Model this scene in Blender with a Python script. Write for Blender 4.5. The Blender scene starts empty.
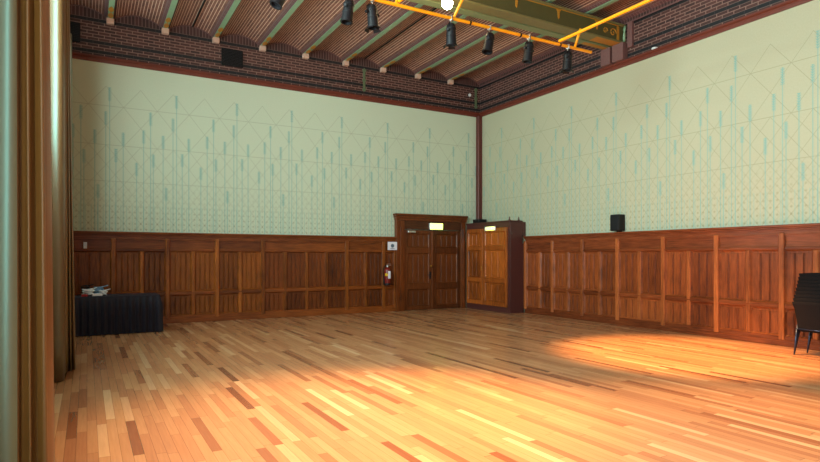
import bpy, bmesh, math, random
from mathutils import Vector, Matrix
random.seed(7)
S = bpy.context.scene
COL = S.collection
PI = math.pi
# room (metres): camera stands at the origin, Y runs along the panelled right wall, X along the back wall
XR, YB, XL, YF = 10.15, 13.8, -0.85, -2.2
ZT = 5.72          # top of the red moulding over the wallpaper
ZB = 6.54          # underside of the ceiling beams

# ------------------------------------------------------------------ materials
class NT:
    def __init__(s, m):
        s.t = m.node_tree; s.n = s.t.nodes; s.l = s.t.links
    def node(s, typ, **kw):
        n = s.n.new(typ)
        for k, v in kw.items(): setattr(n, k, v)
        return n
    def set(s, sock, v):
        if hasattr(v, 'is_output') or isinstance(v, bpy.types.NodeSocket): s.l.new(v, sock)
        else: sock.default_value = v
    def m(s, op, a, b=None, c=None):
        n = s.node('ShaderNodeMath', operation=op)
        s.set(n.inputs[0], a)
        if b is not None: s.set(n.inputs[1], b)
        if c is not None: s.set(n.inputs[2], c)
        return n.outputs[0]
    def mix(s, f, a, b, mode='MIX'):
        n = s.node('ShaderNodeMix', data_type='RGBA', blend_type=mode)
        s.set(n.inputs[0], f)
        s.set(n.inputs[6], a if not isinstance(a, tuple) else (*a, 1) if len(a) == 3 else a)
        s.set(n.inputs[7], b if not isinstance(b, tuple) else (*b, 1) if len(b) == 3 else b)
        return n.outputs[2]
    def pos(s):
        g = s.node('ShaderNodeTexCoord'); x = s.node('ShaderNodeSeparateXYZ')
        s.l.new(g.outputs['Object'], x.inputs[0]); return x.outputs[0], x.outputs[1], x.outputs[2]
    def comb(s, a, b, c=0.0):
        n = s.node('ShaderNodeCombineXYZ')
        s.set(n.inputs[0], a); s.set(n.inputs[1], b); s.set(n.inputs[2], c); return n.outputs[0]
    def noise(s, vec, scale, detail=3, rough=.5):
        n = s.node('ShaderNodeTexNoise'); s.l.new(vec, n.inputs['Vector'])
        n.inputs['Scale'].default_value = scale; n.inputs['Detail'].default_value = detail
        n.inputs['Roughness'].default_value = rough; return n.outputs[0]
    def white(s, vec):
        n = s.node('ShaderNodeTexWhiteNoise', noise_dimensions='3D'); s.l.new(vec, n.inputs[0]); return n.outputs[0]
    def ramp(s, f, stops, interp='LINEAR'):
        n = s.node('ShaderNodeValToRGB'); n.color_ramp.interpolation = interp
        e = n.color_ramp.elements
        while len(e) < len(stops): e.new(0.5)
        for i, (p, c) in enumerate(stops):
            e[i].position = p; e[i].color = (*c, 1)
        s.l.new(f, n.inputs[0]); return n.outputs[0]
    def bump(s, h, strength, dist=.01):
        n = s.node('ShaderNodeBump'); s.l.new(h, n.inputs['Height'])
        n.inputs['Strength'].default_value = strength; n.inputs['Distance'].default_value = dist
        s.l.new(n.outputs[0], s.bsdf.inputs['Normal'])

def lin(r, g, b):
    f = lambda v: (v/255/12.92) if v/255 <= .04045 else ((v/255+.055)/1.055)**2.4
    return (f(r), f(g), f(b))

def mat(name, color=(.5, .5, .5), rough=.5, metal=0, spec=.5, **kw):
    m = bpy.data.materials.new(name); m.use_nodes = True
    nt = NT(m); b = m.node_tree.nodes['Principled BSDF']; nt.bsdf = b
    b.inputs['Base Color'].default_value = (*color, 1)
    b.inputs['Roughness'].default_value = rough; b.inputs['Metallic'].default_value = metal
    b.inputs['Specular IOR Level'].default_value = spec
    for k, v in kw.items(): b.inputs[k].default_value = v
    return m, nt

def speckled(name, color, amp=.25, scale=30, rough=.5, metal=0, spec=.5, **kw):
    """plain colour broken up by a little procedural noise"""
    m, nt = mat(name, color, rough, metal, spec, **kw)
    g = nt.node('ShaderNodeTexCoord')
    n = nt.noise(g.outputs['Object'], scale)
    f = nt.m('MULTIPLY_ADD', n, amp*2, 1-amp)
    c = nt.mix(1.0, color, nt.comb(f, f, f), 'MULTIPLY')
    nt.l.new(c, nt.bsdf.inputs['Base Color'])
    return m

def wood(name, dark, light, rough=.35, along='Z', panelvar=True, redden=None):
    m, nt = mat(name, light, rough, spec=.28)
    x, y, z = nt.pos()
    h = nt.m('ADD', x, y)
    if along == 'Z': v = nt.comb(nt.m('MULTIPLY', h, 22), nt.m('MULTIPLY', z, 2.2), nt.m('MULTIPLY', h, 3))
    else: v = nt.comb(nt.m('MULTIPLY', z, 25), nt.m('MULTIPLY', h, 1.6), 0.0)
    n1 = nt.noise(v, 1.6, 5, .65)
    info = nt.node('ShaderNodeObjectInfo')
    n2 = nt.noise(nt.comb(nt.m('MULTIPLY', h, 1.1), nt.m('MULTIPLY', z, .8), info.outputs['Random']), 1.3, 2)
    f = nt.m('ADD', nt.m('MULTIPLY', n1, .75), nt.m('MULTIPLY', n2, .35))
    f = nt.m('ADD', f, nt.m('MULTIPLY', nt.m('SUBTRACT', info.outputs['Random'], .5), .20))
    c = nt.ramp(f, [(.3, dark), (.55, tuple((a+b)/2 for a, b in zip(dark, light))), (.78, light)])
    nt.l.new(c, nt.bsdf.inputs['Base Color'])
    nt.bump(n1, .25, .004)
    return m

M = {}
SATIN = {'Coat Weight': .25, 'Coat IOR': 1.5, 'Coat Roughness': .4}
# -- floor: 7.5 cm strips running along Y, each plank with its own colour
def make_floor():
    m, nt = mat('parquet', (.4, .2, .08), .3)
    x, y, z = nt.pos()
    W = .076
    sx = nt.m('DIVIDE', x, W); ix = nt.m('FLOOR', sx); fx = nt.m('FRACT', sx)
    off = nt.white(nt.comb(ix, 3.3, 0.0))
    ln = nt.m('MULTIPLY_ADD', nt.white(nt.comb(ix, 9.1, 2.0)), .5, .85)
    sy = nt.m('ADD', nt.m('DIVIDE', y, ln), nt.m('MULTIPLY', off, 17.0))
    iy = nt.m('FLOOR', sy); fy = nt.m('FRACT', sy)
    r = nt.white(nt.comb(ix, iy, 5.0))
    r2 = nt.white(nt.comb(ix, iy, 8.0))
    c = nt.ramp(r, [(0, lin(122, 70, 44)), (.03, lin(148, 92, 60)), (.12, lin(170, 114, 77)), (.5, lin(181, 126, 86)),
                    (.9, lin(191, 138, 96)), (.96, lin(199, 150, 108)), (1, lin(208, 164, 122))])
    gr = nt.noise(nt.comb(nt.m('MULTIPLY', x, 60), nt.m('MULTIPLY', y, 3), nt.m('MULTIPLY', r, 30)), 1, 4)
    g = nt.m('MULTIPLY_ADD', gr, .35, .82)
    c = nt.mix(1.0, c, nt.comb(g, g, g), 'MULTIPLY')
    e1 = nt.m('LESS_THAN', nt.m('MINIMUM', fx, nt.m('SUBTRACT', 1.0, fx)), .025)
    e2 = nt.m('LESS_THAN', nt.m('MINIMUM', fy, nt.m('SUBTRACT', 1.0, fy)), .003)
    e = nt.m('MULTIPLY', nt.m('MAXIMUM', e1, e2), .45)
    c = nt.mix(e, c, lin(70, 36, 18))
    nt.l.new(c, nt.bsdf.inputs['Base Color'])
    ro = nt.m('ADD', nt.m('MULTIPLY_ADD', r2, .06, .17), nt.m('MULTIPLY', gr, .06))
    nt.l.new(ro, nt.bsdf.inputs['Roughness'])
    h = nt.m('ADD', nt.m('MULTIPLY', r, .4), nt.noise(nt.comb(nt.m('MULTIPLY', x, 9), nt.m('MULTIPLY', y, 1.5), 0.0), 1, 2))
    nt.bump(h, .06, .01)
    return m
M['floor'] = make_floor()

# -- wallpaper: stalks with feathered heads over a lattice that gets finer downwards
def make_wallpaper(axis, u0, sign):
    m, nt = mat('wallpaper_' + axis, (.6, .6, .45), .75)
    x, y, z = nt.pos()
    P = 1.333
    u = nt.m('MULTIPLY', nt.m('SUBTRACT', x if axis == 'x' else y, u0), sign)
    w = nt.m('MULTIPLY', nt.m('FRACT', nt.m('DIVIDE', nt.m('ADD', u, 66.65+.03), P)), P)   # 0..P, tall stalk at .03
    stem = head = hd = None
    for o, t in ((0, 5.10), (.12, 3.80), (.26, 4.16), (.52, 3.53), (.66, 4.25), (.80, 4.66), (.855, 3.74), (1.055, 4.17), (1.115, 3.02), (1.26, 4.58)):
        d = nt.m('ABSOLUTE', nt.m('SUBTRACT', w, o+.03))
        dz = nt.m('SUBTRACT', t, z)
        s1 = nt.m('MULTIPLY', nt.m('LESS_THAN', d, .010), nt.m('GREATER_THAN', dz, 0.0))
        h1 = nt.m('MULTIPLY', nt.m('LESS_THAN', d, .032), nt.m('MULTIPLY', nt.m('GREATER_THAN', dz, 0.0), nt.m('LESS_THAN', dz, .29)))
        hd = d if hd is None else nt.m('MINIMUM', hd, d)
        stem = s1 if stem is None else nt.m('MAXIMUM', stem, s1)
        head = h1 if head is None else nt.m('MAXIMUM', head, h1)
    # barbs of the heads
    barb = nt.m('GREATER_THAN', nt.m('FRACT', nt.m('DIVIDE', nt.m('SUBTRACT', z, nt.m('MULTIPLY', nt.m('ABSOLUTE', hd), .9)), .042)), .45)
    head = nt.m('MULTIPLY', head, nt.m('MULTIPLY_ADD', barb, .65, .18))
    def tri(v, p): return nt.m('MULTIPLY', nt.m('ABSOLUTE', nt.m('SUBTRACT', nt.m('FRACT', nt.m('ADD', nt.m('DIVIDE', v, p), .5)), .5)), p)
    zz = nt.m('DIVIDE', nt.m('SUBTRACT', z, 4.70), 1.25)
    uo = u; u = nt.m('SUBTRACT', u, .27)
    def lattice(p, wd):
        a = tri(nt.m('ADD', u, zz), p); b = tri(nt.m('SUBTRACT', u, zz), p)
        return nt.m('LESS_THAN', nt.m('MINIMUM', a, b), wd)
    l1 = nt.m('MULTIPLY', lattice(P/2, .006), nt.m('LESS_THAN', z, 5.12))
    l2 = nt.m('MULTIPLY', lattice(P/4, .006), nt.m('LESS_THAN', z, 3.87))
    l3 = nt.m('MULTIPLY', lattice(P/8, .006), nt.m('MULTIPLY', nt.m('LESS_THAN', z, 3.1), .6))
    hz = nt.m('LESS_THAN', nt.m('MINIMUM', nt.m('ABSOLUTE', nt.m('SUBTRACT', z, 4.70)), nt.m('MINIMUM', nt.m('ABSOLUTE', nt.m('SUBTRACT', z, 3.87)), nt.m('ABSOLUTE', nt.m('SUBTRACT', z, 3.1)))), .006)
    lat = nt.m('MAXIMUM', nt.m('MAXIMUM', l1, l2), nt.m('MAXIMUM', l3, hz))
    # dots low down
    q = P/12
    du = tri(u, q); dv = tri(z, q*1.1)
    dot = nt.m('MULTIPLY', nt.m('LESS_THAN', nt.m('ADD', du, dv), .026), nt.m('LESS_THAN', z, 2.95))
    vl = nt.m('MULTIPLY', nt.m('LESS_THAN', tri(nt.m('ADD', u, q/2), q), .010), nt.m('LESS_THAN', z, 2.6))
    nz = nt.noise(nt.comb(u, z, 0.0), 45, 2)
    base = nt.mix(nz, *((lin(190, 199, 174), lin(204, 212, 187)) if axis == 'x' else (lin(176, 172, 144), lin(190, 186, 157))))  # same paper; right-wall base shifted warmer and darker, painting in warm bounced light
    c = nt.mix(nt.m('MULTIPLY', lat, .34), base, lin(110, 105, 72))
    c = nt.mix(nt.m('MULTIPLY', dot, nt.m('MULTIPLY_ADD', nt.m('SUBTRACT', 3.0, z), .38, .10)), c, lin(128, 122, 84))
    c = nt.mix(nt.m('MULTIPLY', vl, .30), c, lin(118, 178, 168))
    c = nt.mix(nt.m('MULTIPLY', stem, .50), c, lin(108, 172, 168))
    c = nt.mix(nt.m('MULTIPLY', head, .68), c, lin(108, 168, 164))
    nt.l.new(c, nt.bsdf.inputs['Base Color'])
    return m
M['paper_back'] = make_wallpaper('x', .42, 1.0)
M['paper_right'] = make_wallpaper('y', 11.43, -1.0)

# -- dark glazed brick
def brick_nodes(nt, vec, c1, c2, mortar, bw=.215, rh=.066, ms=.009):
    b = nt.node('ShaderNodeTexBrick')
    nt.l.new(vec, b.inputs['Vector'])
    b.inputs['Color1'].default_value = (*c1, 1); b.inputs['Color2'].default_value = (*c2, 1); b.inputs['Mortar'].default_value = (*mortar, 1)
    b.inputs['Scale'].default_value = 1; b.inputs['Mortar Size'].default_value = ms; b.inputs['Mortar Smooth'].default_value = .2
    b.inputs['Bias'].default_value = -.1
    b.inputs['Brick Width'].default_value = bw; b.inputs['Row Height'].default_value = rh
    return b
def make_wall_brick(axis):
    m, nt = mat('brick_frieze_' + axis, (.2, .1, .08), .55)
    x, y, z = nt.pos(); u = x if axis == 'x' else y
    zz = nt.m('SUBTRACT', z, ZT)
    b1 = brick_nodes(nt, nt.comb(u, zz), lin(56, 29, 26), lin(84, 45, 38), lin(132, 100, 90))
    b3 = brick_nodes(nt, nt.comb(u, zz), lin(6, 7, 11), lin(11, 12, 18), lin(48, 44, 46), bw=.22, ms=.007)
    row = nt.m('FLOOR', nt.m('DIVIDE', zz, .066))
    def is_(k): return nt.m('LESS_THAN', nt.m('ABSOLUTE', nt.m('SUBTRACT', nt.m('DIVIDE', zz, .066), k+.5)), .54)
    band = nt.m('MAXIMUM', nt.m('MAXIMUM', is_(1), is_(4)), is_(11))
    c = nt.mix(band, b1.outputs[0], b3.outputs[0])
    b2 = brick_nodes(nt, nt.comb(nt.m('SUBTRACT', z, 6.513), u), lin(56, 30, 28), lin(78, 42, 38), lin(110, 82, 76), bw=.22, rh=.07)
    b2.offset = 0.0
    c = nt.mix(nt.m('GREATER_THAN', z, 6.513), c, b2.outputs[0])
    nt.l.new(c, nt.bsdf.inputs['Base Color'])
    nt.bump(b1.outputs[1], -.5, .008)
    return m
M['brick_x'] = make_wall_brick('x'); M['brick_y'] = make_wall_brick('y')
def make_vault():
    m, nt = mat('vault_brick', (.3, .2, .15), .6)
    uv = nt.node('ShaderNodeUVMap'); sp = nt.node('ShaderNodeSeparateXYZ'); nt.l.new(uv.outputs[0], sp.inputs[0])
    s, y = sp.outputs[0], sp.outputs[1]      # s: metres across the vault from its left springer, y: along
    b = brick_nodes(nt, nt.comb(y, s), lin(104, 62, 50), lin(138, 86, 68), lin(136, 96, 80), bw=.21, rh=.062, ms=.008)
    ln = nt.m('GREATER_THAN', nt.m('ABSOLUTE', nt.m('SUBTRACT', nt.m('FRACT', nt.m('DIVIDE', s, .062)), .5)), .39)
    vb = nt.mix(nt.m('MULTIPLY', ln, .85), b.outputs[0], lin(226, 188, 166))
    L = sp.outputs[2]
    k = nt.m('LESS_THAN', s, .05); k2 = nt.m('MULTIPLY', nt.m('GREATER_THAN', s, .05), nt.m('LESS_THAN', s, .072)); k4 = nt.m('MULTIPLY', nt.m('GREATER_THAN', s, .072), nt.m('LESS_THAN', s, .088))
    k3 = nt.m('GREATER_THAN', s, .975)
    bs = brick_nodes(nt, nt.comb(y, s), lin(92, 58, 58), lin(112, 70, 66), lin(120, 90, 88), bw=.07, rh=.2)
    c = nt.mix(nt.m('MAXIMUM', k, k3), vb, bs.outputs[0])
    c = nt.mix(k2, c, lin(22, 22, 30)); c = nt.mix(k4, c, lin(206, 160, 132))
    nt.l.new(c, nt.bsdf.inputs['Base Color'])
    nt.bump(b.outputs[1], -.4, .008)
    return m
M['vault'] = make_vault()

M['oak'] = wood('oak_panelling', lin(64, 26, 7), lin(158, 86, 31), .30)
M['oak_h'] = wood('oak_panelling_rails', lin(66, 28, 10), lin(150, 78, 32), .25, along='H')
M['oak_dark'] = wood('oak_panelling_dark', lin(52, 21, 7), lin(132, 66, 26), .30)
M['oak_right'] = wood('oak_panelling_red', lin(66, 26, 11), lin(160, 80, 38), .30)
M['oak_right_h'] = wood('oak_rails_red', lin(66, 27, 13), lin(148, 73, 38), .25, along='H')
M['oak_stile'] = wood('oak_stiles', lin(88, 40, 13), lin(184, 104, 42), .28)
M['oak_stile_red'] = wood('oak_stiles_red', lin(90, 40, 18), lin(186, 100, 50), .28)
M['door_oak'] = wood('door_oak', lin(56, 25, 9), lin(120, 62, 27), .36)
M['door_oak_h'] = wood('door_oak_rails', lin(52, 25, 12), lin(100, 54, 26), .4, along='H')
M['cab_oak'] = wood('cupboard_oak', lin(74, 30, 10), lin(196, 102, 38), .33)
M['cab_red'] = speckled('cupboard_red_paint', lin(78, 38, 34), .1, 8, .45)
M['anchor'] = speckled('dull_green_iron', lin(92, 104, 74), .15, 20, .5)
M['red_mould'] = speckled('red_brown_moulding', lin(104, 44, 30), .15, 10, .45)
M['post_red'] = speckled('corner_post_paint', lin(96, 42, 36), .12, 10, .45)
M['plaster'] = speckled('plaster', lin(170, 170, 150), .1, 5, .8)
M['reveal'] = speckled('mint_paint', lin(150, 180, 160), .08, 5, .6)
M['green'] = speckled('green_beam_paint', lin(132, 160, 126), .12, 12, .5)
M['olive'] = speckled('olive_girder_paint', lin(80, 75, 40), .18, 6, .5)
M['olive_light'] = speckled('olive_flange_paint', lin(118, 109, 66), .15, 8, .5)
M['girder_green'] = speckled('girder_green_paint', lin(120, 130, 90), .15, 8, .5)
M['ochre'] = speckled('ochre_ornament_paint', lin(178, 120, 34), .15, 30, .5)
M['stone'] = speckled('pale_stone', lin(205, 165, 145), .15, 25, .7)
M['pier'] = speckled('mauve_brick_pier', lin(112, 76, 72), .25, 22, .6)
M['yellow'] = speckled('yellow_pipe_paint', lin(250, 160, 12), .06, 20, .35)
M['black_metal'] = speckled('black_metal', lin(17, 16, 20), .2, 30, .5, spec=.3)
M['black_plastic'] = speckled('black_plastic', lin(20, 17, 18), .2, 40, .6, spec=.3)
M['steel'] = speckled('steel', (.6, .6, .6), .1, 40, .3, 1.0)
M['brass'] = speckled('brass', lin(190, 140, 70), .1, 40, .3, 1.0)
M['lens'] = speckled('lamp_lens', lin(24, 24, 28), .1, 60, .7, spec=.1)
M['cloth'] = speckled('navy_black_cloth', lin(32, 29, 41), .2, 60, .55, spec=.3)
M['curtain'] = speckled('gold_satin', lin(122, 78, 32), .08, 14, .5, **SATIN)
M['curtain_dark'] = speckled('olive_gold_satin', lin(108, 82, 42), .08, 14, .5, **SATIN)
M['daylit_satin'] = speckled('daylight_tinted_satin', lin(118, 82, 46), .05, 14, .5, IOR=2.6)  # curtain satin with mint daylight sheen painted in through the specular tint
M['daylit_satin'].node_tree.nodes['Principled BSDF'].inputs['Specular Tint'].default_value = (.42, 1.0, .92, 1)
M['daylit_satin_dim'] = speckled('daylight_tinted_satin_dim', lin(100, 68, 36), .05, 14, .42, IOR=1.7)  # weaker copy for the second curtain, daylight sheen again tinted in
M['daylit_satin_dim'].node_tree.nodes['Principled BSDF'].inputs['Specular Tint'].default_value = (.42, 1.0, .92, 1)
M['red_paint'] = speckled('extinguisher_red', lin(120, 30, 26), .08, 30, .25)
M['white'] = speckled('white_plastic', lin(225, 225, 225), .04, 20, .35)
M['paper'] = speckled('white_paper', lin(225, 222, 232), .04, 20, .6)
M['ink'] = speckled('grey_ink', lin(92, 104, 120), .1, 60, .6)
M['yellow_label'] = speckled('yellow_label', lin(240, 200, 30), .05, 60, .5)
M['chair_fabric'] = speckled('black_weave', lin(22, 16, 16), .3, 90, .9, spec=.15)
M['chair_leg'] = speckled('dark_blue_steel', lin(42, 50, 72), .1, 30, .3, .6)
M['blue'] = speckled('pale_blue_plastic', lin(120, 160, 190), .1, 50, .3)
M['red_plastic'] = speckled('red_plastic', lin(170, 40, 40), .1, 50, .35)
M['glass'], _nt = mat('window_glass', (.9, 1, .97), .02); _nt.bsdf.inputs['Transmission Weight'].default_value = 1.0
def emis(name, color, strength, body=(.9, .9, .8)):
    m, nt = mat(name, body, .4)
    n = nt.noise(nt.node('ShaderNodeTexCoord').outputs['Object'], 20)
    nt.set(nt.bsdf.inputs['Emission Color'], nt.mix(n, color, tuple(min(1, v*1.04) for v in color)))
    nt.bsdf.inputs['Emission Strength'].default_value = strength
    return m
M['exit_light'] = emis('lit_exit_panel', (.36, .50, .04), 8.0)
M['exit_light2'] = emis('lit_exit_panel_small', (.44, .50, .04), 6.0)
M['bulb'] = emis('lit_bulb', (1.0, .72, .38), 120)

# ------------------------------------------------------------------ mesh helpers
class MB:
    def __init__(s): s.b = bmesh.new()
    def box(s, x0, x1, y0, y1, z0, z1, bev=0):
        r = bmesh.ops.create_cube(s.b, size=1)
        vs = r['verts']
        for v in vs: v.co = Vector(((x0+x1)/2+v.co.x*(x1-x0), (y0+y1)/2+v.co.y*(y1-y0), (z0+z1)/2+v.co.z*(z1-z0)))
        if bev:
            es = list({e for v in vs for e in v.link_edges})
            bmesh.ops.bevel(s.b, geom=es, offset=bev, segments=1, affect='EDGES', profile=.5)
        return s
    def tube(s, pts, r, n=10, cap=True):
        pts = [Vector(p) for p in pts]; rings = []
        for i, p in enumerate(pts):
            d = (pts[min(i+1, len(pts)-1)]-pts[max(i-1, 0)]).normalized()
            a = d.cross(Vector((0, 0, 1)))
            if a.length < .05: a = d.cross(Vector((1, 0, 0)))
            a.normalize(); c = d.cross(a)
            rr = r[i] if isinstance(r, (list, tuple)) else r
            rings.append([s.b.verts.new(p+(a*math.cos(t)+c*math.sin(t))*rr) for t in [2*PI*k/n for k in range(n)]])
        for A, B in zip(rings, rings[1:]):
            for k in range(n): s.b.faces.new((A[k], A[(k+1) % n], B[(k+1) % n], B[k]))
        if cap: s.b.faces.new(rings[0][::-1]); s.b.faces.new(rings[-1])
        return s
    def lathe(s, prof, origin=(0, 0, 0), axis=None, n=20):
        """prof: (radius, height) pairs along axis"""
        ax = Vector(axis or (0, 0, 1)).normalized(); o = Vector(origin)
        a = ax.cross(Vector((0, 0, 1)))
        if a.length < .05: a = Vector((1, 0, 0))
        a.normalize(); c = ax.cross(a); rings = []
        for r, h in prof:
            rings.append([s.b.verts.new(o+ax*h+(a*math.cos(t)+c*math.sin(t))*max(r, 1e-4)) for t in [2*PI*k/n for k in range(n)]])
        for A, B in zip(rings, rings[1:]):
            for k in range(n): s.b.faces.new((A[k], A[(k+1) % n], B[(k+1) % n], B[k]))
        s.b.faces.new(rings[0][::-1]); s.b.faces.new(rings[-1]); return s
    def prism(s, poly, d0, d1, plane='XZ'):
        """poly in (a, b), extruded d0..d1 along the third axis"""
        f = {'XZ': lambda a, b, d: (a, d, b), 'YZ': lambda a, b, d: (d, a, b), 'XY': lambda a, b, d: (a, b, d)}[plane]
        A = [s.b.verts.new(f(a, b, d0)) for a, b in poly]; B = [s.b.verts.new(f(a, b, d1)) for a, b in poly]
        n = len(poly)
        s.b.faces.new(A[::-1]); s.b.faces.new(B)
        for k in range(n): s.b.faces.new((A[k], A[(k+1) % n], B[(k+1) % n], B[k]))
        return s
    def build(s, name, m, parent=None, smooth=False, xf=None, local=None):
        if xf: bmesh.ops.transform(s.b, matrix=xf, verts=s.b.verts)
        bmesh.ops.recalc_face_normals(s.b, faces=s.b.faces)
        me = bpy.data.meshes.new(name); s.b.to_mesh(me); s.b.free()
        if smooth:
            for p in me.polygons: p.use_smooth = True
            if smooth == 'angle':
                try: me.set_sharp_from_angle(angle=math.radians(35))
                except Exception: pass
        o = bpy.data.objects.new(name, me); COL.objects.link(o)
        me.materials.append(m)
        if parent is not None:
            o.parent = parent
            o.matrix_parent_inverse = Matrix.Identity(4)
            if local != True:
                # geometry was given in world coordinates: keep it there
                o.matrix_basis = parent_world(parent).inverted()
        return o
WORLD = {}
def parent_world(p):
    mt = p.matrix_basis.copy()
    while p.parent: p = p.parent; mt = p.matrix_basis @ mt
    return mt
def thing(name, label, cat, loc=(0, 0, 0), rz=0, group=None):
    o = bpy.data.objects.new(name, None); COL.objects.link(o); o.empty_display_size = .1
    o.location = loc; o.rotation_euler = (0, 0, rz)
    o.matrix_basis = Matrix.Translation(loc) @ Matrix.Rotation(rz, 4, 'Z')
    o['label'] = label; o['category'] = cat
    if group: o['group'] = group
    return o
def tag(o, label, cat, group=None):
    o['label'] = label; o['category'] = cat
    if group: o['group'] = group
    return o
def struct(o, label=None):
    o['kind'] = 'structure'
    if label: o['label'] = label
    return o
def struct_empty(name, label=None):
    o = bpy.data.objects.new(name, None); COL.objects.link(o); return struct(o, label)
def copy_tree(o, parent=None):
    c = o.copy(); COL.objects.link(c)
    if parent is not None: c.parent = parent
    for ch in list(o.children): copy_tree(ch, c)
    return c

# ------------------------------------------------------------------ room shell
struct(MB().box(XL-.3, XR+.3, YF, YB+.3, -.12, 0).build('floor', M['floor']), 'warm wooden strip floor')
# back wall : core, wallpaper field, brick frieze, red moulding
wb = struct_empty('wall_back', 'back wall with green wallpaper and brick frieze')
MB().box(XL-.3, XR+.3, YB+.02, YB+.3, 0, 7.0).build('core', M['plaster'], wb)
MB().box(XL, XR, YB, YB+.02, 1.9, 5.64).build('wallpaper', M['paper_back'], wb)
MB().box(XL, XR, YB, YB+.02, ZT-.02, 6.98).build('brick_frieze', M['brick_x'], wb)
wr = struct_empty('wall_right', 'right wall with green wallpaper and brick frieze')
MB().box(XR+.02, XR+.3, YF, YB+.3, 0, 7.0).build('core', M['plaster'], wr)
MB().box(XR, XR+.02, YF, YB, 1.9, 5.64).build('wallpaper', M['paper_right'], wr)
MB().box(XR, XR+.02, YF, YB, ZT-.02, 6.98).build('brick_frieze', M['brick_y'], wr)
def mould_poly(w, s=1, c=0.0):
    # stepped profile (distance from wall, z)
    return [(c, 5.60), (c+s*.03, 5.60), (c+s*.045, 5.635), (c+s*.045, 5.665), (c+s*.075, 5.685), (c+s*.075, ZT), (c, ZT)]
MB().prism(mould_poly(0, -1, YB), XL, XR, 'YZ').build('trim_1', M['red_mould'])
MB().prism(mould_poly(0, -1, XR), YF, YB-.075, 'XZ').build('trim_2', M['red_mould'])
struct(bpy.data.objects['trim_1'], 'red-brown moulding above the wallpaper of the back wall')
struct(bpy.data.objects['trim_2'], 'red-brown moulding above the wallpaper of the right wall')
# corner post
cp = MB().box(XR-.13, XR, YB-.13, YB, 2.0, 5.60)
cp.tube([(XR-.13, YB-.13, 2.0), (XR-.13, YB-.13, 5.6)], .035, 12)
struct(cp.build('trim_3', M['post_red'], smooth='angle'), 'dark red post in the corner of the two wallpapered walls')

# left wall with three tall windows
WIN = [(-1.9, 2.0, 1.0), (4.1, 7.3, 3.0), (10.0, 12.5, 2.5)]
WZ1 = 5.9
wl = MB(); y = YF
for a, b, WZ0 in WIN:
    wl.box(XL-.3, XL, y, a, 0, 7.0); wl.box(XL-.3, XL, a, b, 0, WZ0); wl.box(XL-.3, XL, a, b, WZ1, 7.0); y = b
wl.box(XL-.3, XL, y, YB+.3, 0, 7.0)
struct(wl.build('wall_left', M['reveal']), 'left window wall behind the curtains')
for i, (a, b, WZ0) in enumerate(WIN):
    w = struct_empty('window_%d' % (i+1)); f = MB()
    n = 3
    for k in range(n+1):
        yy = a+(b-a)*k/n; f.box(XL-.2, XL-.14, max(a, yy-.04), min(b, yy+.04), WZ0, WZ1)
    for k in range(5):
        zz = WZ0+(WZ1-WZ0)*k/4; f.box(XL-.2, XL-.14, a, b, max(WZ0, zz-.04), min(WZ1, zz+.04))
    f.build('window_frame', M['white'], w)

# ceiling: brick vaults between beams that run along Y
BX = [-.65+1.081*k for k in range(10)]      # last one 9.08
BX = [9.08-1.081*k for k in range(9, -1, -1)]
ce = struct_empty('ceiling', 'brick vaulted ceiling')
def vault(x0, x1):
    b = bmesh.new(); uvl = b.loops.layers.uv.new('UVMap')
    n = 16; w = x1-x0; prof = []
    for k in range(n+1):
        t = k/n; prof.append((x0+w*t, 6.57+.17*(1-(2*t-1)**2)))
    s = [0]
    for p, q in zip(prof, prof[1:]): s.append(s[-1]+math.hypot(q[0]-p[0], q[1]-p[1]))
    ys = (YF, YB)
    V = [[b.verts.new((p[0], yy, p[1])) for p in prof] for yy in ys]
    T = [[b.verts.new((p[0], yy, 6.98)) for p in prof] for yy in ys]
    for k in range(n):
        f = b.faces.new((V[0][k], V[1][k], V[1][k+1], V[0][k+1])); f.smooth = True
        for l, uv in zip(f.loops, ((s[k], ys[0]), (s[k], ys[1]), (s[k+1], ys[1]), (s[k+1], ys[0]))): l[uvl].uv = uv
        b.faces.new((T[0][k], T[0][k+1], T[1][k+1], T[1][k]))
    me = bpy.data.meshes.new('vault'); b.to_mesh(me); b.free(); me.materials.append(M['vault'])
    o = bpy.data.objects.new('vault', me); COL.objects.link(o); o.parent = ce
    return prof
edges = [XL-.1]+BX+[XR+.05]
for a, c in zip(edges, edges[1:]): vault(a+.04 if a != edges[0] else a, c-.04 if c != edges[-1] else c)
# pale rib along each vault end on the back wall
rib = MB()
for a, c in zip(edges, edges[1:]):
    pts = []
    x0, x1 = a+.05, c-.05
    for k in range(13):
        t = k/12; pts.append((x0+(x1-x0)*t, YB-.012, 6.558+.165*(1-(2*t-1)**2)))
    rib.tube(pts, .011, 6)
rib.build('arch_edge', M['pier'], wb)
MB().box(XR-.02, XR, YF, YB, 6.505, 6.53).build('ledge_course', M['pier'], wr)

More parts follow.
